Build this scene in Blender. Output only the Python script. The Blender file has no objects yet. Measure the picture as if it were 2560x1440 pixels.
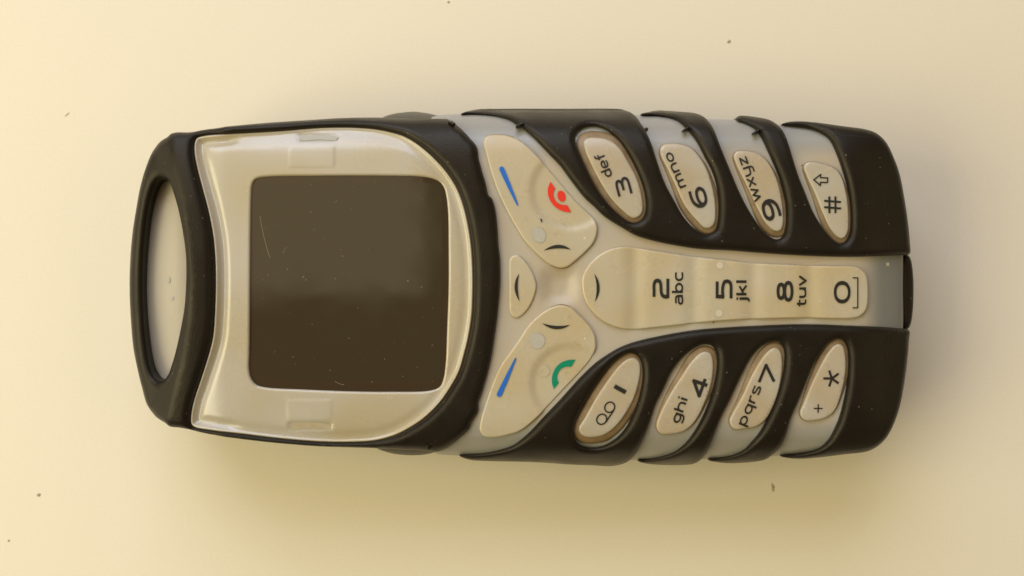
import bpy, math, random
import numpy as np
from mathutils import Vector, Matrix
from mathutils.geometry import delaunay_2d_cdt

SC = bpy.context.scene
COL = SC.collection
SC.unit_settings.system = 'METRIC'
SC.unit_settings.scale_length = 0.01          # one unit is one centimetre
random.seed(7)
RNG = np.random.default_rng(7)

# ------------------------------------------------------------------ camera
CAM_H, FPX = 17.0, 2730.0                     # height above the table, focal length in photo pixels
cam = bpy.data.cameras.new("camera")
camo = bpy.data.objects.new("camera", cam)
COL.objects.link(camo)
camo.location = (0, 0, CAM_H)
cam.sensor_width = 36.0
cam.lens = 36.0 * FPX / 2560.0
cam.clip_start, cam.clip_end = 0.1, 500
cam.dof.use_dof = True
cam.dof.focus_distance = 15.0
cam.dof.aperture_fstop = 0.22
SC.camera = camo

# ------------------------------------------------------------------ light
SC.view_settings.view_transform = 'Standard'
SC.view_settings.look = 'None'
SC.view_settings.exposure = 0.0
SC.view_settings.gamma = 1.0
W = bpy.data.worlds.new("World"); SC.world = W
W.use_nodes = True
bg = W.node_tree.nodes['Background']
bg.inputs[0].default_value = (1.0, 0.80, 0.48, 1)
bg.inputs[1].default_value = 0.2

def area(name, loc, target, sx, sy, radiance, col):
    d = bpy.data.lights.new(name, 'AREA')
    d.shape = 'RECTANGLE'; d.size, d.size_y = sx, sy
    d.energy = radiance * math.pi * sx * sy
    d.color = col
    o = bpy.data.objects.new(name, d); COL.objects.link(o)
    o.location = loc
    o.rotation_euler = (Vector(target) - Vector(loc)).to_track_quat('-Z', 'Y').to_euler()
    return o
area('window_light', (-18, 62, 48), (0, 0, 0), 70, 60, 4.5, (0.66, 0.74, 0.96))
area('room_light', (-62, -12, 46), (0, 0, 0), 60, 60, 4.25, (1.0, 0.95, 0.62))
area('added_right_fill', (65, 5, 55), (0, 0, 0), 60, 50, 0.55, (1.0, 0.78, 0.3))  # fill lamp added on the right, no source known there
area('ceiling_light', (-47, 40, 75), (-47, 40, 0), 80, 81, 1.0, (1.0, 0.84, 0.52))  # stands in for the lit ceiling; edges shaped for the display's reflection

# ------------------------------------------------------------------ helpers
S = 15.0 / FPX                                # cm per photo pixel on the phone's face (2 cm above the table)
def cm(pts, z=2.0):
    k = (CAM_H - z) / FPX
    return np.array([((u - 1280.0) * k, (720.0 - v) * k) for u, v in pts], float)

def catmull(P, closed=True, step=0.035, sharp=()):
    """resampled smooth curve through the points"""
    P = np.asarray(P, float); n = len(P)
    out = []
    for i in range(n if closed else n - 1):
        p0, p1, p2, p3 = (P[(i - 1) % n], P[i], P[(i + 1) % n], P[(i + 2) % n])
        if not closed:
            if i == 0: p0 = 2 * p1 - p2
            if i == n - 2: p3 = 2 * p2 - p1
        # centripetal
        d1 = max(np.linalg.norm(p1 - p0), 1e-6) ** .5; d2 = max(np.linalg.norm(p2 - p1), 1e-6) ** .5
        d3 = max(np.linalg.norm(p3 - p2), 1e-6) ** .5
        m1 = (p1 - p0) / d1 - (p2 - p0) / (d1 + d2) + (p2 - p1) / d2
        m2 = (p2 - p1) / d2 - (p3 - p1) / (d2 + d3) + (p3 - p2) / d3
        m1 *= d2; m2 *= d2
        k = max(1, int(round(np.linalg.norm(p2 - p1) / step)))
        for t in np.arange(k) / k:
            out.append((2*t**3 - 3*t*t + 1) * p1 + (t**3 - 2*t*t + t) * m1 + (-2*t**3 + 3*t*t) * p2 + (t**3 - t*t) * m2)
    if not closed: out.append(P[-1])
    return np.array(out)

def area2(L):
    return 0.5 * np.sum(L[:, 0] * np.roll(L[:, 1], -1) - np.roll(L[:, 0], -1) * L[:, 1])

def normals_in(L):
    """inward normals of a CCW loop"""
    t = np.roll(L, -1, 0) - np.roll(L, 1, 0)
    t /= np.maximum(np.linalg.norm(t, axis=1, keepdims=True), 1e-9)
    return np.stack([-t[:, 1], t[:, 0]], 1)

def inset(L, d):
    s = 1 if area2(L) > 0 else -1
    return L + normals_in(L) * d * s

def inside(pts, loops):
    r = np.zeros(len(pts), bool)
    x, y = pts[:, 0][:, None], pts[:, 1][:, None]
    for L in loops:
        x1, y1 = L[:, 0][None], L[:, 1][None]
        x2, y2 = np.roll(L[:, 0], -1)[None], np.roll(L[:, 1], -1)[None]
        c = ((y1 > y) != (y2 > y)) & (x < (x2 - x1) * (y - y1) / np.where(y2 == y1, 1e-12, y2 - y1) + x1)
        r ^= (c.sum(1) % 2 == 1)
    return r

def dist(pts, loops):
    best = np.full(len(pts), 1e9)
    for L in loops:
        a = L; b = np.roll(L, -1, 0); ab = b - a
        l2 = np.maximum((ab ** 2).sum(1), 1e-12)
        for s in range(0, len(pts), 4000):
            p = pts[s:s + 4000]
            t = np.clip(((p[:, None] - a[None]) * ab[None]).sum(2) / l2[None], 0, 1)
            d = np.sqrt(((p[:, None] - a[None] - t[..., None] * ab[None]) ** 2).sum(2)).min(1)
            best[s:s + 4000] = np.minimum(best[s:s + 4000], d)
    return best

def link(name, me, mat, parent=None):
    o = bpy.data.objects.new(name, me); COL.objects.link(o)
    if mat: me.materials.append(mat)
    if parent: o.parent = parent
    return o

def mesh_of(name, verts, faces, mat, parent=None, smooth=True):
    me = bpy.data.meshes.new(name)
    me.from_pydata([tuple(map(float, v)) for v in verts], [], [tuple(map(int, f)) for f in faces])
    if smooth:
        me.polygons.foreach_set('use_smooth', [True] * len(me.polygons))
    me.update()
    return link(name, me, mat, parent)

def sheet(name, loops, zf, r, zbot, mat, parent=None, grid=0.09, prof=None, floor=(), rings=None):
    """A moulded plate: outline loops in plan (first outer, rest holes), top face zf(x,y) rounded
    off over radius r at every edge, and side walls down to zbot. floor = further (z, inset) rings
    under the outer wall, closed at the last."""
    LL = []
    for i, L in enumerate(loops):
        ccw = area2(L) > 0
        if (i == 0) != ccw: L = L[::-1]
        LL.append(L)                           # outer CCW, holes CW: material always on the left
    base = np.concatenate(LL)
    edges = []; k = 0; bd = []
    for L in LL:
        n = len(L)
        edges += [(k + i, k + (i + 1) % n) for i in range(n)]
        bd.append((k, n)); k += n
    pts = [base]
    nrm = [normals_in(L) for L in LL]
    ds = rings or [r * f for f in (0.03, 0.12, 0.28, 0.52, 0.8, 1.05)]
    for k_, d in enumerate(ds):
        for L, N in zip(LL, nrm):
            q = L + N * d
            if k_ > 2 and not rings: q = q[::2]
            ok = inside(q, LL); q = q[ok]
            if len(q) == 0: continue
            dd = dist(q, LL); q = q[dd > d * 0.95]
            pts.append(q)
    lo, hi = LL[0].min(0), LL[0].max(0)
    gx, gy = np.meshgrid(np.arange(lo[0], hi[0], grid), np.arange(lo[1], hi[1], grid))
    gx = gx + (np.arange(gx.shape[0]) % 2)[:, None] * grid * .5
    g = np.stack([gx.ravel(), gy.ravel()], 1)
    g = g[inside(g, LL)]
    if len(g):
        g = g[dist(g, LL) > max(ds) + grid * .4]
        pts.append(g)
    allp = np.concatenate(pts)
    v2, e2, f2, ov, oe, of = delaunay_2d_cdt([Vector(p) for p in allp.tolist()], edges, [], 0, 1e-6)
    V = np.array([(p.x, p.y) for p in v2])
    # map of input boundary vertices to output vertices
    inv = {}
    for i, lst in enumerate(ov):
        for j in lst: inv[j] = i
    F = np.array([tuple(f) for f in f2])
    c = V[F].mean(1)
    F = F[inside(c, LL)]
    d = dist(V, LL)
    for k0, n in bd:
        for i in range(n): d[inv[k0 + i]] = 0
    t = np.clip(1 - d / r, 0, 1)
    drop = r * (1 - np.sqrt(np.maximum(0, 1 - t * t))) if prof is None else prof(d)
    Z = zf(V[:, 0], V[:, 1]) - drop
    verts = [(*V[i], Z[i]) for i in range(len(V))]
    faces = [tuple(f) for f in F]
    # orient upward
    a, b, cc = V[F[:, 0]], V[F[:, 1]], V[F[:, 2]]
    cr = (b - a)[:, 0] * (cc - a)[:, 1] - (b - a)[:, 1] * (cc - a)[:, 0]
    faces = [f if s > 0 else f[::-1] for f, s in zip(faces, cr)]
    for li, (k0, n) in enumerate(bd):
        top = [inv[k0 + i] for i in range(n)]
        rings = [top]
        L = LL[li]
        steps = [(zbot, 0.0)] + (list(floor) if li == 0 else [])
        for zb, ins in steps:
            q = L + nrm[li] * ins
            s0 = len(verts)
            for i in range(n):
                zz = zb if not callable(zb) else float(zb(q[i, 0], q[i, 1]))
                zz = min(zz, verts[top[i]][2] - 0.002)
                verts.append((q[i, 0], q[i, 1], zz))
            rings.append(list(range(s0, s0 + n)))
        for A, B in zip(rings, rings[1:]):
            for i in range(n):
                j = (i + 1) % n
                faces.append((A[j], A[i], B[i], B[j]))
        if li == 0 and floor:
            faces.append(tuple(rings[-1][::-1]))
    return mesh_of(name, verts, faces, mat, parent)

def print_poly(name, L, zf, mat, parent, lift=0.009):
    """flat ink on a surface"""
    if area2(L) < 0: L = L[::-1]
    n = len(L)
    g = []
    lo, hi = L.min(0), L.max(0)
    gx, gy = np.meshgrid(np.arange(lo[0], hi[0], .04), np.arange(lo[1], hi[1], .04))
    q = np.stack([gx.ravel(), gy.ravel()], 1)
    q = q[inside(q, [L])] if len(q) else q
    if len(q): q = q[dist(q, [L]) > .012]
    P = np.concatenate([L, q]) if len(q) else L
    v2, e2, f2, *_ = delaunay_2d_cdt([Vector(p) for p in P.tolist()], [(i, (i + 1) % n) for i in range(n)], [], 0, 1e-7)
    V = np.array([(p.x, p.y) for p in v2]); F = np.array([tuple(f) for f in f2])
    F = F[inside(V[F].mean(1), [L])]
    Z = zf(V[:, 0], V[:, 1]) + lift
    fs = []
    for f in F:
        a, b, c = V[f]
        s = (b - a)[0] * (c - a)[1] - (b - a)[1] * (c - a)[0]
        fs.append(tuple(f) if s > 0 else tuple(f[::-1]))
    return mesh_of(name, np.column_stack([V, Z]), fs, mat, parent)

# ------------------------------------------------------------------ materials
def mat(name, col, rough=0.5, spec=0.5, sss=0, sss_scale=0.1, sss_r=(1, .6, .3), coat=0, tint=None, sheen=0,
        mottle=0, mottle_scale=3, mottle_col=None, detail=5, bump=0, bump_scale=60, rough_var=0, specks=None):
    m = bpy.data.materials.new(name); m.use_nodes = True
    nt = m.node_tree; N = nt.nodes; K = nt.links
    b = N['Principled BSDF']
    b.inputs['Base Color'].default_value = (*col, 1)
    b.inputs['Roughness'].default_value = rough
    b.inputs['Specular IOR Level'].default_value = spec
    if sheen: b.inputs['Sheen Weight'].default_value = sheen; b.inputs['Sheen Roughness'].default_value = .4; b.inputs['Sheen Tint'].default_value = (.9, .72, .45, 1)
    if tint: b.inputs['Specular Tint'].default_value = (*tint, 1)
    if coat: b.inputs['Coat Weight'].default_value = coat; b.inputs['Coat Roughness'].default_value = .15
    if sss:
        b.inputs['Subsurface Weight'].default_value = sss
        b.inputs['Subsurface Radius'].default_value = sss_r
        b.inputs['Subsurface Scale'].default_value = sss_scale
    tc = N.new('ShaderNodeTexCoord')
    src = None
    if mottle:
        n = N.new('ShaderNodeTexNoise'); n.inputs['Scale'].default_value = mottle_scale
        n.inputs['Detail'].default_value = detail; n.inputs['Roughness'].default_value = .6
        K.new(tc.outputs['Object'], n.inputs['Vector'])
        r = N.new('ShaderNodeValToRGB'); r.color_ramp.elements[0].position = .25; r.color_ramp.elements[1].position = .75; r.color_ramp.interpolation = 'EASE'
        K.new(n.outputs['Fac'], r.inputs['Fac'])
        mx = N.new('ShaderNodeMix'); mx.data_type = 'RGBA'
        mx.inputs[6].default_value = (*col, 1)
        mx.inputs[7].default_value = (*(mottle_col or tuple(c * (1 - mottle) for c in col)), 1)
        K.new(r.outputs['Color'], mx.inputs[0])
        src = mx.outputs[2]
    if specks:
        scol, sscale, thr = specks
        v = N.new('ShaderNodeTexVoronoi'); v.inputs['Scale'].default_value = sscale
        K.new(tc.outputs['Object'], v.inputs['Vector'])
        # a speck only in a share of the cells: cell colour gates it
        sep = N.new('ShaderNodeSeparateColor'); K.new(v.outputs['Color'], sep.inputs[0])
        a = N.new('ShaderNodeMath'); a.operation = 'LESS_THAN'; K.new(v.outputs['Distance'], a.inputs[0]); a.inputs[1].default_value = .13
        g = N.new('ShaderNodeMath'); g.operation = 'GREATER_THAN'; K.new(sep.outputs[0], g.inputs[0]); g.inputs[1].default_value = thr
        mm = N.new('ShaderNodeMath'); mm.operation = 'MULTIPLY'; K.new(a.outputs[0], mm.inputs[0]); K.new(g.outputs[0], mm.inputs[1])
        mx = N.new('ShaderNodeMix'); mx.data_type = 'RGBA'
        K.new(mm.outputs[0], mx.inputs[0])
        if src: K.new(src, mx.inputs[6])
        else: mx.inputs[6].default_value = (*col, 1)
        mx.inputs[7].default_value = (*scol, 1)
        src = mx.outputs[2]
    if src: K.new(src, b.inputs['Base Color'])
    if rough_var:
        n = N.new('ShaderNodeTexNoise'); n.inputs['Scale'].default_value = 2.2; n.inputs['Detail'].default_value = 6
        K.new(tc.outputs['Object'], n.inputs['Vector'])
        mr = N.new('ShaderNodeMapRange'); mr.inputs[1].default_value = .3; mr.inputs[2].default_value = .7
        mr.inputs[3].default_value = rough - rough_var; mr.inputs[4].default_value = rough + rough_var
        K.new(n.outputs['Fac'], mr.inputs[0]); K.new(mr.outputs[0], b.inputs['Roughness'])
    if bump:
        n = N.new('ShaderNodeTexNoise'); n.inputs['Scale'].default_value = bump_scale; n.inputs['Detail'].default_value = 3
        K.new(tc.outputs['Object'], n.inputs['Vector'])
        bp = N.new('ShaderNodeBump'); bp.inputs['Strength'].default_value = bump; bp.inputs['Distance'].default_value = .01
        K.new(n.outputs['Fac'], bp.inputs['Height']); K.new(bp.outputs[0], b.inputs['Normal'])
    return m

M = {}
M['table'] = mat('table_laminate', (0.80, 0.71, 0.56), .42, .35, mottle=1, mottle_scale=28, mottle_col=(0.765, 0.675, 0.525),
                 bump=.12, bump_scale=55)
M['rubber'] = mat('black_rubber', (0.0075, 0.0060, 0.0047), .36, .28, mottle=1, mottle_scale=2.5, mottle_col=(0.0115, 0.0090, 0.0065),
                  bump=.45, bump_scale=60, rough_var=.08, tint=(1, .86, .66), sheen=.06, specks=((0.16, 0.13, 0.085), 16, .95))
M['rubber_side'] = mat('olive_rubber', (0.06, 0.05, 0.03), .42, .5, bump=.3, bump_scale=60)
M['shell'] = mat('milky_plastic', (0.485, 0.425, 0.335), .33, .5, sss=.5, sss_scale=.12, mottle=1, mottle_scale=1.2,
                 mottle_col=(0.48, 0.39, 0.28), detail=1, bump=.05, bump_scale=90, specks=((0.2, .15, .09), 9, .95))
M['bezel'] = mat('frosted_plastic', (0.49, 0.435, 0.35), .25, .5, sss=.4, sss_scale=.1, mottle=1, mottle_scale=.9,
                 mottle_col=(0.46, 0.38, 0.245), detail=1, bump=.06, bump_scale=80, rough_var=.06, coat=.5)
M['key'] = mat('key_plastic', (0.525, 0.455, 0.33), .27, .5, sss=.5, sss_scale=.12, mottle=1, mottle_scale=1.1,
               mottle_col=(0.50, 0.395, 0.23), detail=1, rough_var=.08, specks=((0.7, .62, .46), 9, .93))
M['sidekey'] = mat('number_key_plastic', (0.48, 0.425, 0.335), .27, .5, sss=.5, sss_scale=.1, mottle=1, mottle_scale=1.6,
                   mottle_col=(0.46, 0.365, 0.24), detail=1, rough_var=.08)
M['amber'] = mat('amber_rim', (0.30, 0.205, 0.105), .4, .4, sss=.3, sss_scale=.06, mottle=1, mottle_scale=6, mottle_col=(0.22, 0.14, 0.062))
M['screen'] = mat('display_glass', (0.047, 0.029, 0.0145), .07, .5, bump=.004, bump_scale=30, rough_var=.045)
M['ink'] = mat('black_ink', (0.02, 0.016, 0.012), .45, .4, bump=.4, bump_scale=60)
M['blue'] = mat('blue_ink', (0.018, 0.13, 0.50), .4, .4)
M['red'] = mat('red_ink', (0.72, 0.035, 0.015), .4, .4)
M['green'] = mat('green_ink', (0.0, 0.22, 0.11), .4, .4)
M['post'] = mat('grey_spot', (0.46, 0.42, 0.34), .4, .4, mottle=1, mottle_scale=14, mottle_col=(0.42, 0.385, 0.315))
M['slot'] = mat('slot_tan', (0.40, 0.31, 0.19), .5, .3, mottle=1, mottle_scale=7, mottle_col=(0.47, 0.40, 0.28))  # browner tone laid over the lower clip slot
M['slot_grey'] = mat('slot_grey', (0.40, 0.37, 0.31), .5, .3, mottle=1, mottle_scale=7, mottle_col=(0.47, 0.43, 0.36))
M['dust'] = mat('dust', (0.36, 0.30, 0.19), .8, .2)
M['crumb'] = mat('dirt', (0.40, 0.33, 0.21), .8, .2)
M['cap'] = mat('antenna_plastic', (0.48, 0.41, 0.30), .42, .4, sss=.4, sss_scale=.1)
M['lining'] = mat('dark_backing', (0.05, 0.04, 0.028), .5, .4)

def smoke_and_shade(m, x0, x1, col, ax=0):
    """the shell turns to clear smoky plastic over the dark inside near the socket end; on the flanks, shade is painted in"""
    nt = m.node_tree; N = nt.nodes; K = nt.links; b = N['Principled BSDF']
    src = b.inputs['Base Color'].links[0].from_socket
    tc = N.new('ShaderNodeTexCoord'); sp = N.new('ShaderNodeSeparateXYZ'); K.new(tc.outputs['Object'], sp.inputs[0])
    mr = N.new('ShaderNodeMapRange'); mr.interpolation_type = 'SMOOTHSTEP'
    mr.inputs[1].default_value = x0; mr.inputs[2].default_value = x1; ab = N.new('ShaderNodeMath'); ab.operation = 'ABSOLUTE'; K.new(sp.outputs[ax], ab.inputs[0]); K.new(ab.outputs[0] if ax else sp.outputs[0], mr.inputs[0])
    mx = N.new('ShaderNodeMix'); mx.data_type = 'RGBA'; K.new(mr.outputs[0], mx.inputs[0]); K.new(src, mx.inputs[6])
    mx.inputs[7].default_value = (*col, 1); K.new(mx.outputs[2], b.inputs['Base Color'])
smoke_and_shade(M['shell'], 4.75, 5.15, (0.20, 0.195, 0.175))
smoke_and_shade(M['shell'], 1.72, 2.05, (0.335, 0.315, 0.275), 1)  # shade on the outer flanks, painted into the shell colour

# ------------------------------------------------------------------ setting
def tabletop():
    x, y = 70, 45
    vs = []; fs = []
    for z, k in ((0, .3), (-.3, 0), (-2.5, 0)):
        vs += [(-x + k, -y + k, z), (x - k, -y + k, z), (x - k, y - k, z), (-x + k, y - k, z)]
    fs = [(0, 1, 2, 3)]
    for a in (0, 4):
        for i in range(4):
            j = (i + 1) % 4
            fs.append((a + j, a + i, a + 4 + i, a + 4 + j))
    fs.append((11, 10, 9, 8))
    o = mesh_of('tabletop', vs, fs, M['table'], smooth=False)
    o['kind'] = 'structure'; o['label'] = 'smooth cream laminate tabletop'
tabletop()

# ------------------------------------------------------------------ the face of the phone
def T(x, y):
    """height of the moulded front, crowned across and falling off at both ends"""
    x = np.asarray(x, float); y = np.asarray(y, float)
    z = 1.95 - 0.40 * np.minimum(np.abs(y) / 2.42, 1.06) ** 11.0 - .03 * (y / 2.42) ** 2
    z = z - 0.22 * np.maximum(0, (x - 4.55) / .9) ** 2
    z = z - 0.42 * np.maximum(0, (-3.95 - x) / 1.25) ** 1.7
    return z

def px(u, v): return ((u - 1280) * S, (720 - v) * S)
def smooth(e0, e1, x):
    t = np.clip((x - e0) / (e1 - e0), 0, 1); return t * t * (3 - 2 * t)

_r = cm([(425,345),(440,420),(462,500),(478,600),(487,700),(482,800),(465,900),(440,980),(416,1060)], 1.9)
RIDGE = np.concatenate([_r, _r[::-1][1:-1]])
def shell_z(x, y):
    z = T(x, y) + .012 * (1 - smooth(2.08, 2.10, np.abs(y)))
    cx, cy = px(1398, 716)
    u, v = (x - cx), (y - cy)
    m = np.maximum(np.abs(u), np.abs(v)) * .6 + np.hypot(u, v) * .5
    z = z - .07 * (1 - smooth(.08, .36, m))
    return z
def grip_z(x, y): return T(x, y) + .13
def grip_bottom(x, y): return np.minimum(T(x, y) - .05, np.maximum(.5, 1.9 - 1.4 * smooth(1.9, 2.3, np.abs(y)) - 1.3 * smooth(4.9, 5.3, x)))
def surround_z(x, y):
    x = np.asarray(x, float); y = np.asarray(y, float)
    d = np.minimum(dist(np.stack([x.ravel(), y.ravel()], 1), [RIDGE]).reshape(x.shape), .32)
    m = 1 - smooth(-4.15, -3.95, x)
    return T(x, y) + .13 + m * (.045 - .30 * d)      # the bar by the loop is folded along a crease

phone = bpy.data.objects.new('mobile_phone', None); COL.objects.link(phone)
phone.empty_display_size = 1
phone['label'] = 'rugged mobile phone with black rubber grips and milky keypad lying face up on the table'
phone['category'] = 'mobile phone'

SURR = [(420,340),(426,334),(440,330),(472,330),(507,324),(562,316),(655,307),(760,300),(860,294),(950,293),(1040,296),(1105,296),
 (1119,297),(1127,302),(1142,312),(1158,326),(1175,345),(1189,361),(1194,373),(1196,392),(1203,420),(1215,460),(1222,488),(1229,494),(1237,517),
 (1243,560),(1246,610),(1250,645),(1251,700),(1248,745),(1243,795),(1236,845),(1230,885),(1222,922),(1211,962),(1203,988),(1196,1007),(1196,1028),
 (1188,1043),(1178,1058),(1173,1072),(1160,1086),(1145,1099),(1126,1115),(1110,1125),(1090,1131),(1070,1128),(1000,1125),(930,1121),(862,1119),(800,1117),
 (675,1107),(575,1095),(512,1084),(475,1075),(447,1070),(424,1067),(413,1059),(387,1041),(367,1013),(354,970),(342,920),(332,868),(326,800),(323,735),
 (323,685),(326,625),(331,575),(338,530),(350,465),(365,414),(382,376),(400,353)]
LOOPH = [(410,446),(422,453),(430,475),(440,507),(450,550),(459,603),(463,640),(464,680),(462,735),(459,770),(452,812),(442,860),(427,915),(418,938),
 (407,951),(393,951),(380,936),(372,912),(365,870),(359,810),(355,735),(356,660),(361,590),(367,537),(377,488),(388,459),(399,447)]
OPEN = [(491,344),(510,338),(560,333),(700,325),(800,317),(875,316),(937,320),(975,327),(1012,338),(1050,361),(1087,393),(1120,430),(1145,470),(1162,515),
 (1173,562),(1180,607),(1184,660),(1185,720),(1182,790),(1174,842),(1165,880),(1150,930),(1127,972),(1100,1010),(1062,1047),(1025,1072),(987,1091),
 (937,1104),(875,1108),(800,1107),(700,1099),(600,1087),(525,1077),(487,1070),(477,1062),(475,1045),(481,1007),(497,957),(517,895),(530,845),(535,785),
 (537,710),(536,647),(531,590),(520,532),(505,475),(492,425),(484,382),(485,357)]
DISP = [(629,465),(635,451),(648,444),(800,439),(975,439),(1050,441),(1080,446),(1098,454),(1110,470),(1116,495),(1120,537),(1121,607),(1121,720),(1117,830),
 (1114,905),(1108,948),(1098,968),(1075,977),(975,980),(880,979),(750,974),(664,969),(639,962),(626,946),(621,920),(622,885),(624,685),(625,575),(627,490)]
SHELL = [(1075,292),(1100,287),(1165,284),(1400,284),(1590,287),(1690,291),(1772,296),(1850,299),(1955,310),(2060,324),(2150,345),(2205,380),(2228,430),(2244,500),
 (2254,570),(2259,645),(2259,720),(2259,815),(2252,880),(2244,950),(2228,1020),(2205,1075),(2150,1105),(2060,1126),(1950,1140),(1850,1147),(1772,1149),
 (1690,1151),(1595,1152),(1400,1148),(1145,1140),(1085,1133),(1075,1110),(1120,1060),(1165,1000),(1190,930),(1205,850),(1212,720),(1208,590),(1190,500),(1160,420),(1110,350),(1070,315)]
GRIP_UP = [(1152,284),(1168,277),(1190,273),(1250,271),(1400,271),(1540,271),(1558,273),(1573,278),(1588,288),(1602,307),(1612,322),(1628,355),(1640,392),
 (1651,425),(1666,463),(1686,500),(1710,542),(1735,569),(1757,582),(1773,584),(1788,575),(1795,552),(1797,500),(1792,462),(1780,425),(1762,390),(1745,357),
 (1727,331),(1713,316),(1696,301),(1670,291),(1637,286),(1606,286),(1603,284),(1620,279),(1645,275),(1700,278),(1738,282),(1757,289),(1772,302),(1783,318),(1789,331),
 (1802,365),(1820,409),(1836,448),(1857,495),(1880,536),(1905,572),(1928,592),(1944,598),(1957,591),(1964,568),(1966,527),(1962,490),(1951,448),(1937,413),
 (1922,379),(1905,343),(1894,326),(1882,316),(1862,306),(1846,300),(1843,297),(1846,290),(1853,288),(1893,292),(1925,299),(1942,309),(1955,322),(1965,339),
 (1973,361),(1985,400),(1997,438),(2015,483),(2035,531),(2058,568),(2083,597),(2100,608),(2115,602),(2125,581),(2128,538),(2125,497),(2119,461),(2106,418),
 (2090,375),(2078,351),(2067,339),(2051,329),(2022,317),(1972,311),(1957,309),(1972,304),(1995,302),(2040,305),(2106,314),(2168,323),(2192,332),(2216,354),(2235,391),
 (2250,433),(2262,492),(2271,552),(2276,602),(2277,632),(2272,637),(2255,638),(2200,640),(2140,642),(2062,641),(1975,637),(1900,632),(1825,626),(1750,622),
 (1700,615),(1640,603),(1590,588),(1555,568),(1525,550),(1505,535),(1487,517),(1462,494),(1425,447),(1400,413),(1375,387),(1350,360),(1325,335),(1302,316),
 (1290,309),(1275,299),(1250,291),(1212,285),(1175,283)]
HOLE3 = [(1439,340),(1445,327),(1460,317),(1487,314),(1512,321),(1535,337),(1555,360),(1575,392),(1595,432),(1610,475),(1615,512),(1611,537),(1601,550),
 (1586,556),(1570,551),(1540,528),(1512,497),(1487,460),(1467,420),(1450,382),(1440,355)]
GRIP_LO = [(1148,1140),(1150,1142),(1172,1150),(1200,1153),(1325,1156),(1462,1164),(1540,1165),(1560,1160),(1578,1149),(1592,1130),(1600,1115),(1611,1091),(1625,1057),(1640,1012),
 (1659,974),(1680,930),(1705,897),(1734,873),(1760,862),(1780,865),(1790,877),(1793,897),(1792,927),(1787,956),(1780,985),(1767,1020),(1752,1053),(1735,1082),
 (1714,1110),(1687,1131),(1650,1144),(1612,1151),(1597,1151),(1596,1154),(1615,1160),(1645,1163),(1700,1164),(1733,1161),(1752,1151),(1765,1135),(1776,1113),(1790,1077),(1807,1037),
 (1825,1002),(1842,965),(1861,927),(1880,893),(1905,867),(1930,855),(1945,854),(1956,861),(1962,882),(1961,915),(1955,950),(1945,985),(1932,1020),(1918,1050),
 (1900,1082),(1880,1107),(1861,1126),(1828,1141),(1800,1147),(1774,1149),(1773,1152),(1790,1156),(1820,1159),(1880,1156),(1913,1150),(1933,1137),(1950,1120),(1964,1092),
 (1978,1047),(1997,1004),(2015,960),(2032,920),(2052,885),(2075,857),(2094,848),(2108,850),(2118,866),(2122,890),(2122,928),(2118,968),(2110,1008),(2100,1045),
 (2085,1080),(2070,1105),(2048,1123),(2018,1133),(1982,1139),(1956,1140),(1954,1142),(1970,1146),(2000,1148),(2045,1145),(2111,1137),(2167,1130),(2190,1120),(2215,1098),(2235,1063),
 (2250,1020),(2262,960),(2270,900),(2274,850),(2275,826),(2250,821),(2200,817),(2125,814),(2050,811),(1975,811),(1900,814),(1825,818),(1750,824),(1700,831),
 (1637,843),(1587,855),(1550,869),(1520,886),(1490,907),(1450,945),(1400,1000),(1362,1040),(1325,1080),(1300,1102),(1283,1114),(1250,1126),(1200,1136)]
HOLE1 = [(1435,1083),(1438,1099),(1450,1113),(1475,1120),(1505,1117),(1537,1100),(1565,1070),(1585,1030),(1600,985),(1607,932),(1603,905),(1593,890),(1577,884),
 (1560,889),(1535,907),(1505,942),(1475,987),(1450,1032),(1438,1062)]

KEYS = {
 '3': [(1459,356),(1466,347),(1482,344),(1512,347),(1532,355),(1550,372),(1570,405),(1590,442),(1602,480),(1607,512),(1605,532),(1595,543),(1580,545),(1560,531),(1530,500),(1500,455),(1477,410),(1462,375)],
 '6': [(1650,374),(1657,363),(1675,359),(1705,361),(1730,372),(1750,395),(1767,425),(1780,465),(1787,500),(1789,537),(1786,558),(1777,569),(1762,570),(1742,552),(1712,515),(1687,462),(1667,420),(1652,390)],
 '9': [(1834,391),(1840,380),(1855,377),(1885,381),(1910,395),(1927,417),(1942,450),(1952,490),(1957,530),(1957,563),(1950,577),(1935,577),(1915,560),(1895,525),(1875,482),(1855,442),(1840,410)],
 '#': [(2009,418),(2015,408),(2030,405),(2062,412),(2087,422),(2102,440),(2112,470),(2119,512),(2121,550),(2118,582),(2107,597),(2092,592),(2075,572),(2055,530),(2037,485),(2017,442)],
 '1': [(1447,1070),(1450,1082),(1462,1091),(1487,1092),(1512,1086),(1540,1065),(1565,1032),(1585,995),(1597,955),(1601,925),(1598,905),(1587,895),(1572,896),(1550,912),(1520,950),(1487,1000),(1462,1045)],
 '4': [(1641,1062),(1643,1075),(1653,1084),(1680,1084),(1708,1078),(1727,1065),(1744,1043),(1760,1010),(1775,970),(1782,932),(1782,902),(1777,885),(1767,879),(1752,882),(1730,902),(1705,938),(1675,985),(1652,1030)],
 '7': [(1824,1050),(1827,1065),(1838,1073),(1862,1071),(1890,1066),(1912,1050),(1930,1020),(1945,980),(1953,940),(1955,902),(1950,878),(1940,869),(1925,874),(1905,895),(1880,937),(1855,990),(1832,1032)],
 '*': [(2000,1030),(2003,1043),(2015,1051),(2042,1050),(2070,1041),(2087,1025),(2100,992),(2110,950),(2114,915),(2112,885),(2107,866),(2097,859),(2085,864),(2067,885),(2045,925),(2025,967),(2010,1005)],
}
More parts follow.
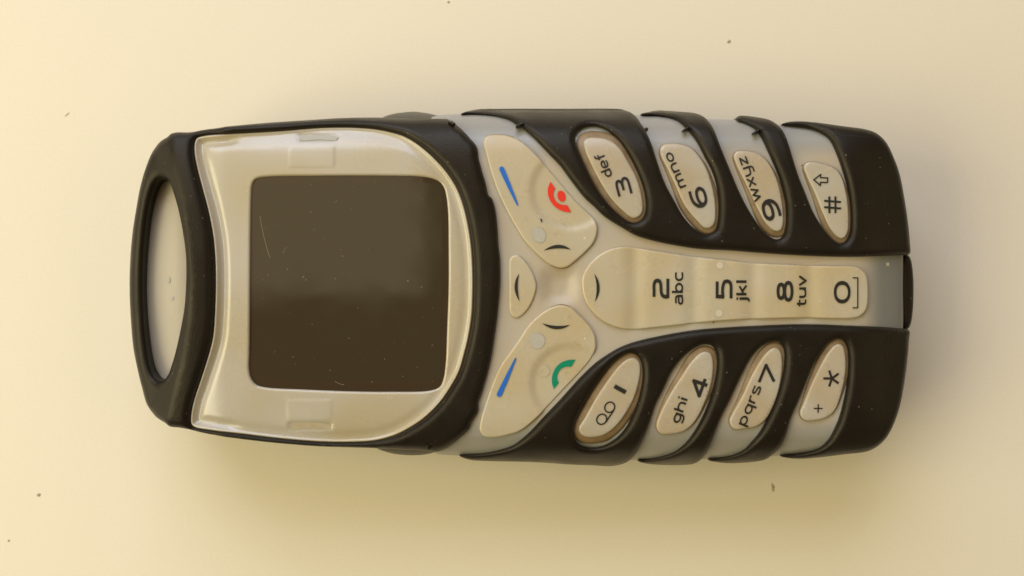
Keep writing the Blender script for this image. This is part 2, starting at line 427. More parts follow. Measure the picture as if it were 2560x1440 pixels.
SOFT_UP = [(1209,356),(1216,342),(1245,337),(1280,342),(1305,355),(1330,377),(1362,412),(1400,457),(1437,500),(1465,527),(1483,545),(1493,570),(1485,604),(1462,631),
 (1437,653),(1420,666),(1402,670),(1375,661),(1345,637),(1312,602),(1288,564),(1270,532),(1250,492),(1232,445),(1217,392)]
SOFT_LO = [(1402,763),(1375,770),(1345,790),(1320,815),(1297,850),(1270,888),(1255,909),(1237,945),(1217,1000),(1202,1050),(1200,1077),(1210,1090),(1232,1093),(1270,1087),
 (1300,1077),(1330,1055),(1370,1015),(1412,970),(1450,930),(1477,897),(1489,870),(1487,840),(1475,817),(1450,790),(1425,768)]
UPKEY = [(1275,645),(1281,640),(1293,638),(1307,647),(1325,670),(1337,695),(1341,715),(1337,737),(1325,765),(1307,787),(1293,795),(1281,791),(1275,781),(1273,715)]
STRIP = [(1455,715),(1457,690),(1470,665),(1492,642),(1520,625),(1547,618),(1575,617),(1605,622),(1662,631),(1700,637),(1775,646),(1875,657),(1975,662),(2075,665),(2130,666),
 (2150,672),(2164,687),(2168,704),(2168,760),(2161,780),(2146,792),(2125,796),(2000,795),(1900,797),(1800,802),(1700,812),(1625,820),(1580,824),(1550,820),(1512,805),(1482,780),(1462,748)]
ENDCAP = [(2257,636),(2273,637),(2281,652),(2286,690),(2287,727),(2285,777),(2280,810),(2272,823),(2257,822)]
BUMP_UP = [(950,300),(955,293),(987,282),(1025,278),(1050,279),(1080,284),(1114,296),(1114,310),(1030,312)]
BUMP_LO = [(935,1110),(940,1121),(975,1134),(1012,1139),(1050,1139),(1080,1134),(1104,1126),(1104,1110),(1020,1105)]

def C(P, z=2.0, step=.035, r=0.0):
    """outline traced in the photo, placed at its own height (a number or a surface) on the phone"""
    if not callable(z): return catmull(cm(P, z), True, step)
    P = np.array(P, float); q = cm(P, 1.9)
    for _ in range(4):
        zz = np.asarray(z(q[:, 0], q[:, 1]), float) - r
        k = (CAM_H - zz) / FPX
        q = np.stack([(P[:, 0] - 1280) * k, (720 - P[:, 1]) * k], 1)
    return catmull(q, True, step)

# back of the body, resting on the table
BACK = [(350,500),(380,420),(440,370),(560,345),(800,325),(1100,312),(1500,300),(1700,302),(1950,325),(2150,350),(2205,400),(2235,520),(2255,640),(2260,720),(2252,820),
 (2235,940),(2205,1050),(2150,1090),(1950,1118),(1700,1130),(1500,1135),(1100,1115),(800,1095),(560,1070),(440,1040),(380,980),(350,900),(338,720)]
def back_z(x, y): return np.minimum(.95, T(x, y) - .45)
sheet('back_cover', [C(BACK, 2.0, .1)], back_z, .2, .45, M['rubber'], phone, .25, floor=((.2, .06), (.05, .18), (0.0, .32)))

# milky front shell
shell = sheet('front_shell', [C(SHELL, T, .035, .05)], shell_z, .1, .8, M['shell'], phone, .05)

# black frame round the display with the strap loop
def surr_prof(d):
    r = .11
    t = np.clip(1 - d / r, 0, 1)
    return r * (1 - np.sqrt(np.maximum(0, 1 - t * t)))
frame = sheet('display_surround', [C(SURR, surround_z, .03, .07), C(LOOPH, surround_z, .03, .06), C(OPEN, surround_z, .03, .06)], surround_z, .11, lambda x, y: .72 + 0 * x,
              M['rubber'], phone, .06)
# milky cap behind the strap loop
CAP = [(340,720),(345,600),(365,480),(400,425),(450,440),(480,540),(500,650),(502,720),(500,800),(480,890),(450,960),(400,975),(365,930),(345,830)]
def cap_z(x, y): return 1.32 + .10 * np.exp(-((x + 4.7) / .35) ** 2) + 0 * y
cap = sheet('antenna_cap', [C(CAP, 1.5, .05)], cap_z, .15, .5, M['cap'], phone, .08)
for (u, v, a, b) in ((438,700,4,8),(446,745,5,5)):
    t = np.linspace(0, 2 * np.pi, 12, endpoint=False)
    x0, y0 = cm([(u, v)], 1.1)[0]
    print_poly('pin_hole', np.stack([x0 + a * S * np.cos(t), y0 + b * S * np.sin(t)], 1), lambda x, y: cap_z(x, y), M['slot_grey'], cap)

# bezel window with its two clip marks
RECTS = [((720,358),(833,416)), ((715,1001),(826,1056))]
SLOTS = [((738,330),(843,350)), ((717,1056),(826,1076))]
def box_mask(x, y, R, e=.018):
    (u0, v0), (u1, v1) = R
    x0, y1 = px(u0, v0); x1, y0 = px(u1, v1)
    return smooth(x0 - e, x0 + e, x) * (1 - smooth(x1 - e, x1 + e, x)) * smooth(y0 - e, y0 + e, y) * (1 - smooth(y1 - e, y1 + e, y))
OPENL = C(OPEN, T, .035)
def bezel_z(x, y):
    x = np.asarray(x, float); y = np.asarray(y, float)
    d = dist(np.stack([x.ravel(), y.ravel()], 1), [OPENL]).reshape(x.shape)
    z = T(x, y) - .01 + .026 * np.exp(-((d - .03) / .022) ** 2)
    # the left border dips away from the frame in a curved valley
    left = 1 - smooth(-4.0, -3.7, x)
    z = z - left * .06 * np.exp(-((d - .12) / .05) ** 2)
    z = z - (1 - left) * .012 * np.exp(-((d - .12) / .06) ** 2)
    for R in RECTS: z = z + .006 * box_mask(x, y, R)
    for R in SLOTS: z = z - .018 * box_mask(x, y, R, .03)
    return z
bez = sheet('display_bezel', [OPENL, C(DISP, T, .03)], bezel_z, .035, lambda x, y: T(x, y) - .4, M['bezel'], phone, .03, rings=[.001, .005, .011, .019, .027, .035, .045, .056, .068, .082, .098, .116, .136, .16])
for nm, R, m in (('clip_slot', ((742,333),(840,346)), 'slot_grey'), ('clip_slot', ((720,1060),(824,1075)), 'slot')):
    (u0, v0), (u1, v1) = R
    L = catmull(cm([(u0, v0 + 5), (u0 + 6, v0), (u1 - 8, v0 + 2), (u1, v0 + 7), (u1 - 4, v1), (u0 + 50, v1 - 1), (u0 + 3, v1)]), True, .03)
    print_poly(nm, L, lambda x, y: T(x, y) - .022, M[m], bez, .002)
def disp_z(x, y): return T(x * 0 - 2.0, y * 0) - .055 + 0 * x
disp = sheet('display', [inset(C(DISP, 2.0, .03), -.02)], disp_z, .01, 1.5, M['screen'], phone, .2)

LCD = cm([(648,462),(1096,456),(1106,470),(1106,700),(1100,945),(1080,952),(900,950),(655,944),(642,930),(640,700),(642,475)], 1.9)
M['lcd'] = mat('display_panel', (0.043, 0.0305, 0.0145), .07, .5, bump=.004, bump_scale=30, rough_var=.045)
print_poly('display_panel', LCD, disp_z, M['lcd'], disp, .0015)

# side keys under the frame
def side_z(x, y): return T(x, y) - .02
sheet('side_key', [C(BUMP_UP, T, .035, .08)], side_z, .12, .7, M['rubber_side'], phone, .06)
sheet('side_key', [C(BUMP_LO, T, .035, .08)], side_z, .12, .7, M['rubber_side'], phone, .06)

# rubber grips
gu = sheet('rubber_grip', [C(GRIP_UP, grip_z, .03, .06), C(HOLE3, grip_z, .03, .05)], grip_z, .1, grip_bottom, M['rubber'], phone, .06)
gl = sheet('rubber_grip', [C(GRIP_LO, grip_z, .03, .06), C(HOLE1, grip_z, .03, .05)], grip_z, .1, grip_bottom, M['rubber'], phone, .06)
def cap_end_z(x, y): return 1.62 + 0 * x
sheet('end_cap', [C(ENDCAP, 1.58, .03)], cap_end_z, .1, .4, M['rubber'], phone, .06)

# ------------------------------------------------------------------ keys
def skirt(key, L, zf, w, z_in, z_out, side=False):
    """amber rim: sloping collar round the key, under its edge"""
    if side:
        yc = (L[:, 1].min() + L[:, 1].max()) / 2; hh = (L[:, 1].max() - L[:, 1].min()) / 2
        q = (np.abs(L[:, 1]) - abs(yc)) / hh          # -1 towards the middle of the phone, +1 towards its edge
        w = (w * np.clip(.62 - .55 * q, .12, 1.05))[:, None]
    A = inset(L, .02); B = inset(L, -w * .55); D = inset(L, -w)
    n = len(L); vs = []; fs = []
    for R, dz in ((A, z_in), (L, z_in - .006), (B, z_out + .02), (D, z_out), (D, z_out - .1)):
        z = zf(R[:, 0], R[:, 1]) + dz
        vs += [(R[i, 0], R[i, 1], z[i]) for i in range(n)]
    ccw = area2(L) > 0
    for k in range(4):
        for i in range(n):
            j = (i + 1) % n
            q = (k * n + i, k * n + j, (k + 1) * n + j, (k + 1) * n + i)
            fs.append(q[::-1] if ccw else q)
    return mesh_of('key_rim', vs, fs, M['amber'], key)

def key_z(x, y): return T(x, y) + .07
KO = {}
names = {'3': 'key with 3 and the letters def', '6': 'key with 6 and the letters mno', '9': 'key with 9 and the letters wxyz', '#': 'key with a hash sign and an arrow',
         '1': 'key with 1 and a voicemail sign', '4': 'key with 4 and the letters ghi', '7': 'key with 7 and the letters pqrs', '*': 'key with a star and a plus sign'}
for k, P in KEYS.items():
    L = C(P, key_z, .03, .03)
    KO[k] = sheet('number_key', [L], key_z, .026, lambda x, y: T(x, y) - .1, M['sidekey'], phone, .06)
    KO[k]['label'] = names[k]
    skirt(KO[k], L, T, .085 if k not in '13' else .105, .045, .010, k not in '13')

def soft_z(x, y):
    z = T(x, y) + .058
    for (u, v, sg) in ((1428, 474, 1), (1428, 962, -1)):
        cx, cy = px(u, v)
        dx, dy = x - cx, (y - cy) * sg
        a, b = dx * .8 + dy * .6, -dx * .6 + dy * .8
        rr = np.sqrt((a / .60) ** 2 + (b / .58) ** 2)
        z = z - .03 * (1 - smooth(.80, 1.03, rr))
    return z
def strip_z(x, y):
    z = T(x, y) + .06
    u = x / S + 1280
    for c in (1587, 1735, 1882, 2024):
        z = z - .03 * np.exp(-((u - c) / 22) ** 2)
    z = z + .012 * np.cos(y / .5)
    return z
def up_z(x, y): return T(x, y) + .042
def soft(nm, P, zf, lab, w):
    L = C(P, zf, .03, .03)
    o = sheet(nm, [L], zf, .024, lambda x, y: T(x, y) - .1, M['key'], phone, .035, rings=[.0007, .003, .007, .012, .018, .024, .034])
    if lab: o['label'] = lab
    skirt(o, L, T, w, .015, -.012)
    return o
su = soft('soft_key', SOFT_UP, soft_z, 'function key with a blue bar and a red hang-up sign', .016)
sl = soft('soft_key', SOFT_LO, soft_z, 'function key with a blue bar and a green call sign', .016)
uk = soft('scroll_key', UPKEY, up_z, 'small scroll key with one black crescent', .014)
st = soft('key_strip', STRIP, strip_z, 'long middle key strip with 2, 5, 8 and 0', .02)

# ------------------------------------------------------------------ print on the keys
def el(cx, cy, rx, ry, n=16, p=2.0, a0=0, a1=360):
    out = []
    for i in range(n):
        a = math.radians(a0 + (a1 - a0) * i / (n if a1 - a0 >= 360 else n - 1))
        c, s = math.cos(a), math.sin(a)
        out.append((cx + rx * math.copysign(abs(c) ** (2 / p), c), cy + ry * math.copysign(abs(s) ** (2 / p), s)))
    return out
# strokes: p straight, s curved, c closed curve
G = {
 '0': (1.3, [('c', el(.65, .5, .54, .43, 20, 2.2))]),
 '1': (.26, [('p', [(.13, 0), (.13, 1)])]),
 '2': (1.3, [('s', [(.1, .93), (.5, .93), (.85, .93), (1.1, .86), (1.17, .72), (1.1, .57), (.88, .51), (.5, .49), (.22, .42), (.12, .28), (.11, .07)]), ('p', [(.02, .07), (1.28, .07)])]),
 '3': (1.25, [('s', [(.05, .93), (.5, .93), (.82, .92), (1.05, .84), (1.08, .69), (.92, .57), (.6, .53), (.38, .53)]),
             ('s', [(.6, .53), (.95, .5), (1.15, .38), (1.15, .2), (.95, .09), (.5, .07), (.05, .07)])]),
 '4': (1.3, [('p', [(.92, 0), (.92, .96), (.08, .28), (1.28, .28)])]),
 '5': (1.25, [('p', [(1.12, .94), (.17, .94), (.14, .5)]), ('s', [(.13, .57), (.5, .6), (.85, .57), (1.1, .46), (1.13, .3), (1.05, .14), (.8, .07), (.45, .07), (.04, .07)])]),
 '6': (1.25, [('s', [(1.12, .93), (.75, .94), (.4, .87), (.16, .66), (.12, .38), (.28, .14), (.6, .06), (.95, .1), (1.13, .3), (1.02, .5), (.7, .57), (.36, .52), (.14, .36)])]),
 '7': (1.15, [('p', [(.02, .93), (1.08, .93), (.38, 0)])]),
 '8': (1.25, [('c', el(.62, .745, .42, .19, 18, 2.3)), ('c', el(.62, .29, .52, .225, 18, 2.3))]),
 '*': (1.0, [('p', [(.5, .5), (.5 + .5 * math.cos(math.radians(a)), .5 + .5 * math.sin(math.radians(a)))]) for a in (90, 162, 234, 306, 18)]),
 '+': (1.0, [('p', [(0, .5), (1, .5)]), ('p', [(.5, 0), (.5, 1)])]),
 '#': (1.0, [('p', [(0, .33), (1, .33)]), ('p', [(0, .69), (1, .69)]), ('p', [(.28, 0), (.36, 1)]), ('p', [(.66, 0), (.74, 1)])]),
 'a': (1.15, [('s', [(.15, .9), (.5, .94), (.85, .9), (.98, .7), (.98, 0)]), ('s', [(.98, .56), (.5, .56), (.2, .5), (.1, .3), (.22, .1), (.5, .05), (.8, .1), (.97, .22)])]),
 'b': (1.15, [('p', [(.1, 0), (.1, 1.45)]), ('c', el(.57, .5, .46, .43))]),
 'c': (1.05, [('s', [(1.0, .9), (.6, .94), (.25, .85), (.1, .5), (.25, .15), (.6, .06), (1.0, .1)])]),
 'd': (1.15, [('p', [(1.03, 0), (1.03, 1.45)]), ('c', el(.57, .5, .46, .43))]),
 'e': (1.15, [('s', [(.12, .5), (1.05, .5), (1.0, .8), (.6, .95), (.25, .85), (.1, .5), (.25, .15), (.6, .06), (1.02, .1)])]),
 'f': (.85, [('s', [(.85, 1.4), (.55, 1.4), (.38, 1.2), (.37, .9), (.37, 0)]), ('p', [(.02, .93), (.8, .93)])]),
 'g': (1.15, [('s', [(1.03, .98), (1.03, .3), (1.02, -.15), (.8, -.36), (.5, -.4), (.15, -.37)]), ('c', el(.57, .5, .46, .43))]),
 'h': (1.15, [('p', [(.1, 0), (.1, 1.45)]), ('s', [(.1, .6), (.3, .88), (.6, .94), (.9, .85), (1.02, .6), (1.02, 0)])]),
 'i': (.25, [('p', [(.12, 0), (.12, .98)]), ('p', [(.12, 1.2), (.12, 1.42)])]),
 'j': (.4, [('s', [(.28, .98), (.28, .2), (.27, -.15), (.15, -.35), (-.05, -.38)]), ('p', [(.28, 1.2), (.28, 1.42)])]),
 'k': (1.05, [('p', [(.1, 0), (.1, 1.45)]), ('p', [(.15, .42), (.95, .98)]), ('p', [(.42, .58), (1.02, 0)])]),
 'l': (.25, [('p', [(.12, 0), (.12, 1.45)])]),
 'm': (1.75, [('p', [(.1, 0), (.1, .98)]), ('s', [(.1, .6), (.25, .88), (.5, .94), (.76, .86), (.86, .6), (.86, 0)]), ('s', [(.86, .6), (1.0, .88), (1.25, .94), (1.52, .86), (1.62, .6), (1.62, 0)])]),
 'n': (1.15, [('p', [(.1, 0), (.1, .98)]), ('s', [(.1, .6), (.3, .88), (.6, .94), (.9, .85), (1.02, .6), (1.02, 0)])]),
 'o': (1.15, [('c', el(.57, .5, .48, .43))]),
 'p': (1.15, [('p', [(.1, -.42), (.1, .98)]), ('c', el(.57, .5, .46, .43))]),
 'q': (1.15, [('p', [(1.03, -.42), (1.03, .98)]), ('c', el(.57, .5, .46, .43))]),
 'r': (.75, [('p', [(.1, 0), (.1, .98)]), ('s', [(.1, .6), (.25, .85), (.5, .93), (.75, .93)])]),
 's': (1.05, [('s', [(.95, .9), (.5, .95), (.18, .87), (.14, .68), (.3, .55), (.7, .48), (.93, .36), (.9, .14), (.55, .05), (.08, .1)])]),
 't': (.8, [('s', [(.32, 1.32), (.32, .6), (.33, .25), (.45, .08), (.8, .06)]), ('p', [(.02, .93), (.78, .93)])]),
 'u': (1.15, [('s', [(.1, .98), (.1, .4), (.22, .14), (.5, .06), (.82, .14), (1.02, .4)]), ('p', [(1.03, 0), (1.03, .98)])]),
 'v': (1.1, [('p', [(.04, .98), (.55, .03), (1.06, .98)])]),
 'w': (1.6, [('p', [(.04, .98), (.42, .03), (.8, .85), (1.18, .03), (1.56, .98)])]),
 'x': (1.1, [('p', [(.06, 0), (1.04, .98)]), ('p', [(.06, .98), (1.04, 0)])]),
 'y': (1.15, [('s', [(.1, .98), (.1, .5), (.22, .22), (.5, .14), (1.0, .14)]), ('s', [(1.03, .98), (1.03, .3), (1.0, -.15), (.8, -.36), (.3, -.38)])]),
 'z': (1.05, [('p', [(.08, .92), (.96, .92), (.1, .07), (1.0, .07)])]),
}
def ribbon(P, closed, wfun):
    P = np.asarray(P, float)
    if closed: t = np.roll(P, -1, 0) - np.roll(P, 1, 0)
    else:
        t = np.empty_like(P); t[1:-1] = P[2:] - P[:-2]; t[0] = P[1] - P[0]; t[-1] = P[-1] - P[-2]
    t /= np.maximum(np.linalg.norm(t, axis=1, keepdims=True), 1e-9)
    n = np.stack([-t[:, 1], t[:, 0]], 1)
    w = wfun(t)[:, None] * .5
    return P + n * w, P - n * w

def strokes(strks, wv, wh):
    """outline quads of pen strokes; upright strokes are wv wide, level ones wh"""
    quads = []
    wf = lambda t: wh + (wv - wh) * t[:, 1] ** 2
    for kind, P in strks:
        if kind == 'p':
            # straight runs as overlapping bars so that corners stay square
            for a, b in zip(P, P[1:]):
                a = np.array(a, float); b = np.array(b, float)
                d = (b - a) / np.linalg.norm(b - a)
                k = 1 if len(P) > 2 else 0
                w = float(wf(d[None])[0])
                ea = a - d * w * .35 * (k if a.tolist() != list(P[0]) else 0)
                eb = b + d * w * .35 * (k if b.tolist() != list(P[-1]) else 0)
                m = max(2, int(np.linalg.norm(eb - ea) / .25) + 1)
                Q = np.array([ea + (eb - ea) * t for t in np.linspace(0, 1, m)])
                l, r = ribbon(Q, False, wf)
                quads += [(r[i], r[i + 1], l[i + 1], l[i]) for i in range(m - 1)]
        else:
            Q = catmull(P, kind == 'c', .07)
            l, r = ribbon(Q, kind == 'c', wf)
            m = len(Q)
            quads += [(r[i], r[(i + 1) % m], l[(i + 1) % m], l[i]) for i in range(m if kind == 'c' else m - 1)]
    return quads

def lettering(name, text, cu, cv, ang, h, w, zf, key, wv=.2, wh=.15, lower=False, gap=.2, lift=.008):
    """text centred on a spot of the key; h is the height of a digit, or of an x, in photo pixels"""
    adv = []; x = 0
    for ch in text:
        adv.append(x); x += G[ch][0] + gap
    x -= gap
    sx = w / (x * h) if w else 1.0
    a = math.radians(ang); e1 = np.array((math.cos(a), math.sin(a))); e2 = np.array((-math.sin(a), math.cos(a)))
    c = C([(cu, cv)] * 3, zf, 1)[0]; S = float(15.0 - (zf(c[0], c[1]) - 2.0)) / FPX
    layer = 0
    for ch, ox in zip(text, adv):
        vs, fs = [], []
        for s in G[ch][1]:
            layer += 1
            st_ = (s[0], [((p[0] + ox) * sx, p[1]) for p in s[1]])
            for q in strokes([st_], wv, wh):
                b = len(vs)
                for p in q:
                    pp = c + e1 * (p[0] - x * sx / 2) * h * S + e2 * (p[1] - .5) * h * S
                    vs.append((pp[0], pp[1], float(zf(pp[0], pp[1])) + lift + .0004 * (layer % 4)))
                fs.append((b, b + 1, b + 2, b + 3))
        mesh_of(name, vs, fs, M['ink'], key, smooth=False)

lettering('digit', '2', 1652, 721, 90, 40, 50, strip_z, st, .24, .18)
lettering('letter', 'abc', 1697.5, 720.5, 90, 19, 82, strip_z, st, .29, .21)
lettering('digit', '5', 1810, 723, 90, 40, 49, strip_z, st, .24, .18)
lettering('letter', 'jkl', 1857, 727, 90, 18, 52, strip_z, st, .36, .23, gap=.25)
lettering('digit', '8', 1962, 728, 90, 40, 52, strip_z, st, .24, .18)
lettering('letter', 'tuv', 2006, 728, 90, 18, 77, strip_z, st, .32, .22)
lettering('digit', '0', 2105, 730.5, 90, 41, 56, strip_z, st, .24, .16)
G[']'] = (1.0, [('p', [(0, 1), (0, 0)]), ('p', [(0, .06), (1, .06)]), ('p', [(1, 1), (1, 0)])])
lettering('space_sign', ']', 2138, 732, 90, 14, 75, strip_z, st, .2, .22)
lettering('digit', '3', 1558, 467, 105, 36, 46, key_z, KO['3'], .2, .17)
lettering('letter', 'def', 1512, 413, 112, 17, 62, key_z, KO['3'], .27, .21)
lettering('digit', '6', 1746, 494, 106, 40, 53, key_z, KO['6'], .25, .17)
lettering('letter', 'mno', 1689, 425, 113, 17, 95, key_z, KO['6'], .29, .21)
G['9'] = (1.25, [(s[0], [(1.25 - p[0], 1 - p[1]) for p in s[1]]) for s in G['6'][1]])
lettering('digit', '9', 1927, 524, 106, 42, 54, key_z, KO['9'], .25, .17)
lettering('letter', 'wxyz', 1875, 447, 109, 18, 117, key_z, KO['9'], .27, .2)
lettering('hash_sign', '#', 2081, 512, 90, 42, 42, key_z, KO['#'], .12, .12)
G['^'] = (1.0, [('p', [(.3, 0), (.3, .5), (.02, .5), (.5, .98), (.98, .5), (.7, .5), (.7, 0), (.3, 0)])])
lettering('arrow_sign', '^', 2051, 450, 88, 35, 29, key_z, KO['#'], .09, .09)
lettering('digit', '1', 1550, 973, 61, 32, 11, key_z, KO['1'], .33, .33)
G['V'] = (2.0, [('c', el(.5, .5, .46, .46)), ('c', el(1.75, .5, .46, .46)), ('p', [(.5, .02), (1.75, .02)])])
lettering('voicemail_sign', 'V', 1512, 1036, 57, 26, 58, key_z, KO['1'], .13, .13)
lettering('digit', '4', 1747, 967, 71, 37, 49, key_z, KO['4'], .23, .2)
lettering('letter', 'ghi', 1700, 1026, 71, 17, 66, key_z, KO['4'], .31, .23)
lettering('digit', '7', 1921, 939, 68, 37, 50, key_z, KO['7'], .21, .18)
lettering('letter', 'pqrs', 1875, 1014, 68, 18, 107, key_z, KO['7'], .28, .2)
lettering('star_sign', '*', 2079, 946, 90, 42, 42, key_z, KO['*'], .13, .13)
lettering('plus_sign', '+', 2045, 1021, 90, 22, 22, key_z, KO['*'], .14, .14)

def crescent(name, a, b, outer, inner, zf, key, crop):
    ox, oy = crop
    f = lambda p: (ox + p[0] / 4, oy + p[1] / 4)
    def bow(p, m, q):
        p, m, q = (np.array(f(k)) for k in (p, m, q)); c = 2 * m - (p + q) / 2
        return cm([tuple((1 - t) ** 2 * p + 2 * t * (1 - t) * c + t * t * q) for t in np.linspace(0, 1, 18)])
    o = bow(a, outer, b); i = bow(b, inner, a)
    return print_poly(name, np.concatenate([o, i[1:-1]]), zf, M['ink'], key)
K6 = (1150, 540)
crescent('crescent_mark', (592,575), (597,855), (545,712), (577,712), up_z, uk, K6)
crescent('crescent_mark', (1340,575), (1345,860), (1394,716), (1364,716), strip_z, st, K6)
crescent('crescent_mark', (835,346), (1110,339), (980,288), (980,324), soft_z, su, K6)
crescent('crescent_mark', (818,1071), (1100,1086), (962,1132), (962,1098), soft_z, sl, K6)

def crop_poly(name, pts, crop, zf, m, key, closed_smooth=False, lift=.010):
    P = cm([(crop[0] + x / 4, crop[1] + y / 4) for x, y in pts])
    if closed_smooth: P = catmull(P, True, .025)
    return print_poly(name, P, zf, m, key, lift)
K7, K8 = (1150, 250), (1150, 820)
def bar(p, q, w0, w1, key):
    """drop-shaped bar, round at p and narrowing to q"""
    p, q = np.array(p, float), np.array(q, float); d = (q - p) / np.linalg.norm(q - p); n = np.array((-d[1], d[0]))
    a = [p + w0 * (math.cos(t) * n - math.sin(t) * d) for t in np.linspace(math.pi, 0, 12)]
    l = [p + (q - p) * t + n * (w0 + (w1 - w0) * t ** 1.6) for t in np.linspace(.1, 1, 12)]
    r = [p + (q - p) * t - n * (w0 + (w1 - w0) * t ** 1.6) for t in np.linspace(1, .1, 12)]
    return print_poly('blue_bar', cm([tuple(k) for k in a + l + [q + d * 2.5] + r]), soft_z, M['blue'], key, .010)
bar((1254, 422), (1294, 513), 6.0, 1.8, su)
bar((1248, 986), (1289, 896), 6.2, 1.8, sl)
def band(name, outer, inner, crop, m, key):
    f = lambda P: cm([(crop[0] + x / 4, crop[1] + y / 4) for x, y in P])
    a = catmull(f(outer), False, .025); b = catmull(f(inner), False, .025)
    return print_poly(name, np.concatenate([a, b]), soft_z, m, key)
band('hang_up_sign', [(905,815),(884,865),(878,930),(900,1000),(950,1065),(1030,1110),(1113,1122)], [(1075,1052),(1000,1040),(955,1005),(935,955),(937,912),(953,883)], K7, M['red'], su)
crop_poly('hang_up_dot', [(1015 + 40 * math.cos(t) * .94 + 58 * math.sin(t) * .3, 960 - 40 * math.cos(t) * .3 + 58 * math.sin(t) * .94) for t in np.linspace(0, 2 * np.pi, 24, endpoint=False)], K7, soft_z, M['red'], su)
band('call_sign', [(1155,318),(1080,322),(1000,355),(945,420),(920,500),(922,560),(937,612)], [(990,548),(972,515),(978,460),(1010,410),(1060,388),(1112,388)], K8, M['green'], sl)
for key, u, v, a, b in ((su, 1347, 587, 16, 21), (sl, 1343, 852, 19, 20)):
    t = np.linspace(0, 2 * np.pi, 24, endpoint=False)
    x0, y0 = px(u, v)
    th = .5
    q = np.stack([x0 + S * (a * np.cos(t) * math.cos(th) - b * np.sin(t) * math.sin(th)), y0 + S * (a * np.cos(t) * math.sin(th) + b * np.sin(t) * math.cos(th))], 1)
    print_poly('moulding_spot', q, soft_z, M['post'], key, .006)

def disc(nm, u, v, r, zf, m, key):
    t = np.linspace(0, 2 * np.pi, 20, endpoint=False); x0, y0 = px(u, v)
    return print_poly(nm, np.stack([x0 + r * S * np.cos(t), y0 + r * S * np.sin(t)], 1), zf, m, key, .006)
M['pale'] = mat('pale_spot', (0.565, 0.495, 0.37), .35, .4)
M['tan'] = mat('tan_spot', (0.50, 0.42, 0.28), .35, .4, mottle=1, mottle_scale=9, mottle_col=(0.46, 0.375, 0.24))
disc('moulding_spot', 1799, 664, 9, strip_z, M['pale'], st)
disc('moulding_spot', 1797, 783, 9, strip_z, M['pale'], st)
disc('moulding_spot', 1360, 928, 15, soft_z, M['tan'], sl)
print_poly('square_mark', cm([(2225,656),(2233,656),(2233,664),(2225,664)]), shell_z, M['pale'], shell, .004)

# fine parting lines of the rubber moulding
def line(pts, zf, w, parent):
    P = C(pts, zf, .05)[:-1]; P = catmull(C([p for p in pts], zf, 9)[:len(pts)], False, .05)
    l, r = ribbon(P, False, lambda t: np.full(len(t), w))
    vs = [(p[0], p[1], float(zf(p[0], p[1])) + .004) for q in zip(l, r) for p in q]
    fs = [(2 * i + 1, 2 * i + 3, 2 * i + 2, 2 * i) for i in range(len(P) - 1)]
    mesh_of('parting_line', vs, fs, M['line'], parent)
M['line'] = mat('lighter_rubber', (0.022, 0.018, 0.013), .5, .3)  # slightly lighter rubber tone for the parting lines
line([(2209,480),(2214,540),(2219,590),(2222,628)], grip_z, .008, gu)
line([(2221,832),(2218,890),(2208,960),(2192,1030),(2184,1062)], grip_z, .008, gl)
line([(2085,336),(2120,339),(2188,344)], grip_z, .01, gu)
line([(1900,322),(1930,324),(1958,328)], grip_z, .01, gu)

# torn flash left on the rubber's parting line
def tab(u, v, zf, pts, parent):
    L = cm([(u + a, v + b) for a, b in pts])
    L = catmull(L, True, .02)
    return sheet('mould_flash', [L], lambda x, y: zf(x, y) + .04, .025, lambda x, y: T(x, y) - .02, M['rubber'], parent, .05)
tab(1128, 301, surround_z, [(-10,-3),(-2,-3),(-1,-7),(3,-1),(9,2),(6,8),(-4,4)], frame)
tab(1616, 316, T, [(-14,-8),(-4,0),(6,-4),(9,1),(3,7),(-6,7)], gu)
tab(1294, 309, grip_z, [(-5,3),(4,-3),(15,-6),(14,-3),(3,4),(-2,6)], gu)
tab(1716, 321, grip_z, [(-7,2),(0,-3),(6,-6),(6,-2),(0,4)], gu)
tab(1893, 328, grip_z, [(-8,3),(0,-4),(7,-8),(7,-3),(0,4)], gu)
tab(1070, 1122, surround_z, [(-6,-6),(1,-8),(6,-2),(5,6),(-3,7)], frame)

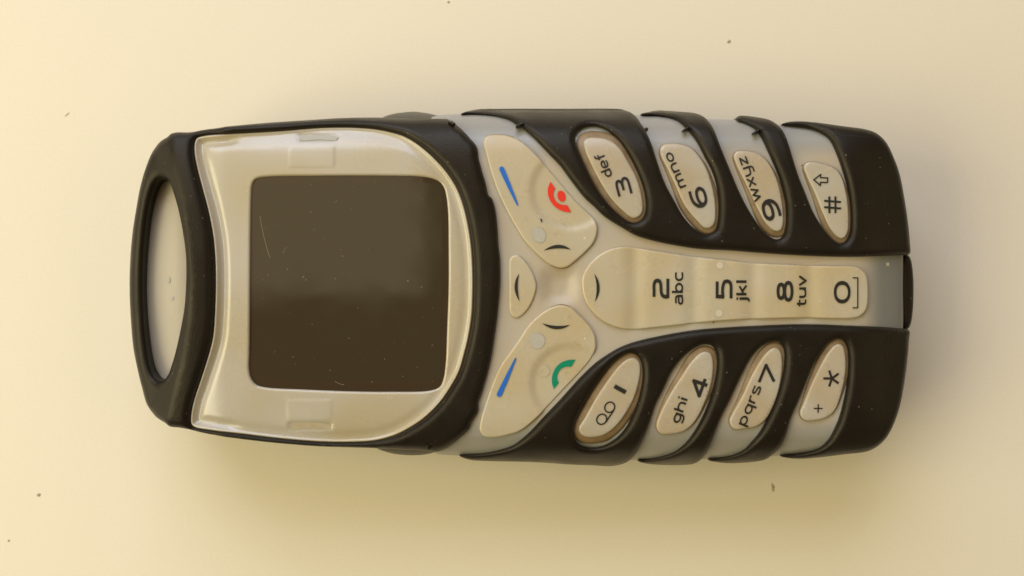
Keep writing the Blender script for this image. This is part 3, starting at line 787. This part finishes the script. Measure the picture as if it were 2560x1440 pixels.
# ------------------------------------------------------------------ dust, fibres and chips caught on the phone
def dust():
    vs, fs = [], []
    def speck(x, y, z, r):
        k = len(vs); n = random.randint(4, 6); a0 = random.random() * 6
        for i in range(n):
            a = a0 + i * 2 * math.pi / n; q = r * random.uniform(.5, 1.3)
            vs.append((x + q * math.cos(a), y + q * math.sin(a), z))
        vs.append((x, y, z + r * .6))
        for i in range(n): fs.append((k + i, k + (i + 1) % n, k + n))
    def fibre(x, y, zf, ln, w):
        a = random.random() * 6.3; cv = random.uniform(-60, 60) * .1 / max(ln, .05) * .4
        P = [(x, y)]
        for i in range(9):
            a += cv * .1 + random.uniform(-.12, .12)
            P.append((P[-1][0] + math.cos(a) * ln / 9, P[-1][1] + math.sin(a) * ln / 9))
        l, r = ribbon(P, False, lambda t: np.full(len(t), w))
        k = len(vs)
        for p, q in zip(l, r):
            z = float(zf(p[0], p[1])) + .008
            vs.append((p[0], p[1], z)); vs.append((q[0], q[1], z))
        for i in range(9): fs.append((k + 2 * i + 1, k + 2 * i + 3, k + 2 * i + 2, k + 2 * i))
    D = C(DISP)
    def scatter(loops, zf, n, r0, r1, nf):
        lo, hi = loops[0].min(0), loops[0].max(0)
        P = lo + RNG.random((n * 4, 2)) * (hi - lo)
        P = P[inside(P, loops)]; P = P[dist(P, loops) > .06]
        for p in P[:n]: speck(p[0], p[1], float(zf(p[0], p[1])) + .001, r0 + (r1 - r0) * random.random() ** 4)
        for p in P[n:n + nf]: fibre(p[0], p[1], zf, random.uniform(.04, .14), random.uniform(.002, .0035))
    scatter([D], disp_z, 150, .002, .009, 14)
    scatter([C(GRIP_UP), C(HOLE3)], grip_z, 30, .002, .006, 2)
    scatter([C(GRIP_LO), C(HOLE1)], grip_z, 30, .002, .006, 2)
    scatter([C(SURR), C(LOOPH), C(OPEN)], surround_z, 40, .002, .006, 6)
    scatter([C(SOFT_UP)], soft_z, 14, .003, .007, 5)
    scatter([C(SOFT_LO)], soft_z, 14, .003, .007, 6)
    scatter([C(STRIP)], strip_z, 20, .003, .007, 4)
    # the long scratch on the display
    P = catmull(cm([(645,538),(652,575),(663,620),(671,645)]), False, .03)
    l, r = ribbon(P, False, lambda t: np.full(len(t), .003))
    k = len(vs)
    for p, q in zip(l, r):
        z = float(disp_z(p[0], p[1])) + .002
        vs.append((p[0], p[1], z)); vs.append((q[0], q[1], z))
    for i in range(len(P) - 1): fs.append((k + 2 * i + 1, k + 2 * i + 3, k + 2 * i + 2, k + 2 * i))
    o = mesh_of('dust', vs, fs, M['dust'], phone, smooth=False)
    o['kind'] = 'stuff'
dust()
x0, y0 = px(1353, 551)
print_poly('chip_mark', np.array([(x0 - .02, y0 + .02), (x0 - .005, y0 + .0), (x0, y0 - .03), (x0 + .015, y0 - .02), (x0 + .012, y0 + .01), (x0, y0 + .025)]), soft_z, M['ink'], su)

# ------------------------------------------------------------------ crumbs on the table
def crumb(u, v, a, b, ang, label):
    x, y = cm([(u, v)], 0)[0]
    k = 17.0 / FPX
    vs, fs = [], []
    n = 10
    for lev, (s, z) in enumerate(((1, .001), (.75, .006), (.3, .010))):
        for i in range(n):
            t = i * 2 * math.pi / n
            q = s * random.uniform(.65, 1.25)
            dx, dy = a * k * q * math.cos(t), b * k * q * math.sin(t)
            vs.append((dx * math.cos(ang) - dy * math.sin(ang), dx * math.sin(ang) + dy * math.cos(ang), z))
    for l in (0, 1):
        for i in range(n):
            j = (i + 1) % n
            fs.append((l * n + i, l * n + j, (l + 1) * n + j, (l + 1) * n + i))
    fs.append(tuple(range(2 * n, 3 * n)))
    o = mesh_of('dirt_speck', vs, fs, M['crumb'], None)
    o.location = (x, y, 0)
    o['label'] = label; o['category'] = 'dirt speck'; o['group'] = 'dirt specks on the tabletop'
crumb(1822, 104, 5, 4, .4, 'dark dirt speck on the table above the upper row of number keys')
crumb(1932, 1218, 4, 11, .2, 'long brown dirt speck on the table just below the lower rubber grip')
crumb(97, 1237, 5, 4.5, .5, 'dirt speck on the table at the lower left, away from the phone')
crumb(1121, 5, 4, 3, 0, 'dirt speck at the very top edge of the picture')
crumb(168, 286, 1.0, 8, -.9, 'faint scuff of dirt on the table up and left of the strap loop')
crumb(22, 1352, 3, 3, 0, 'tiny dirt speck closest to the bottom left corner of the picture')
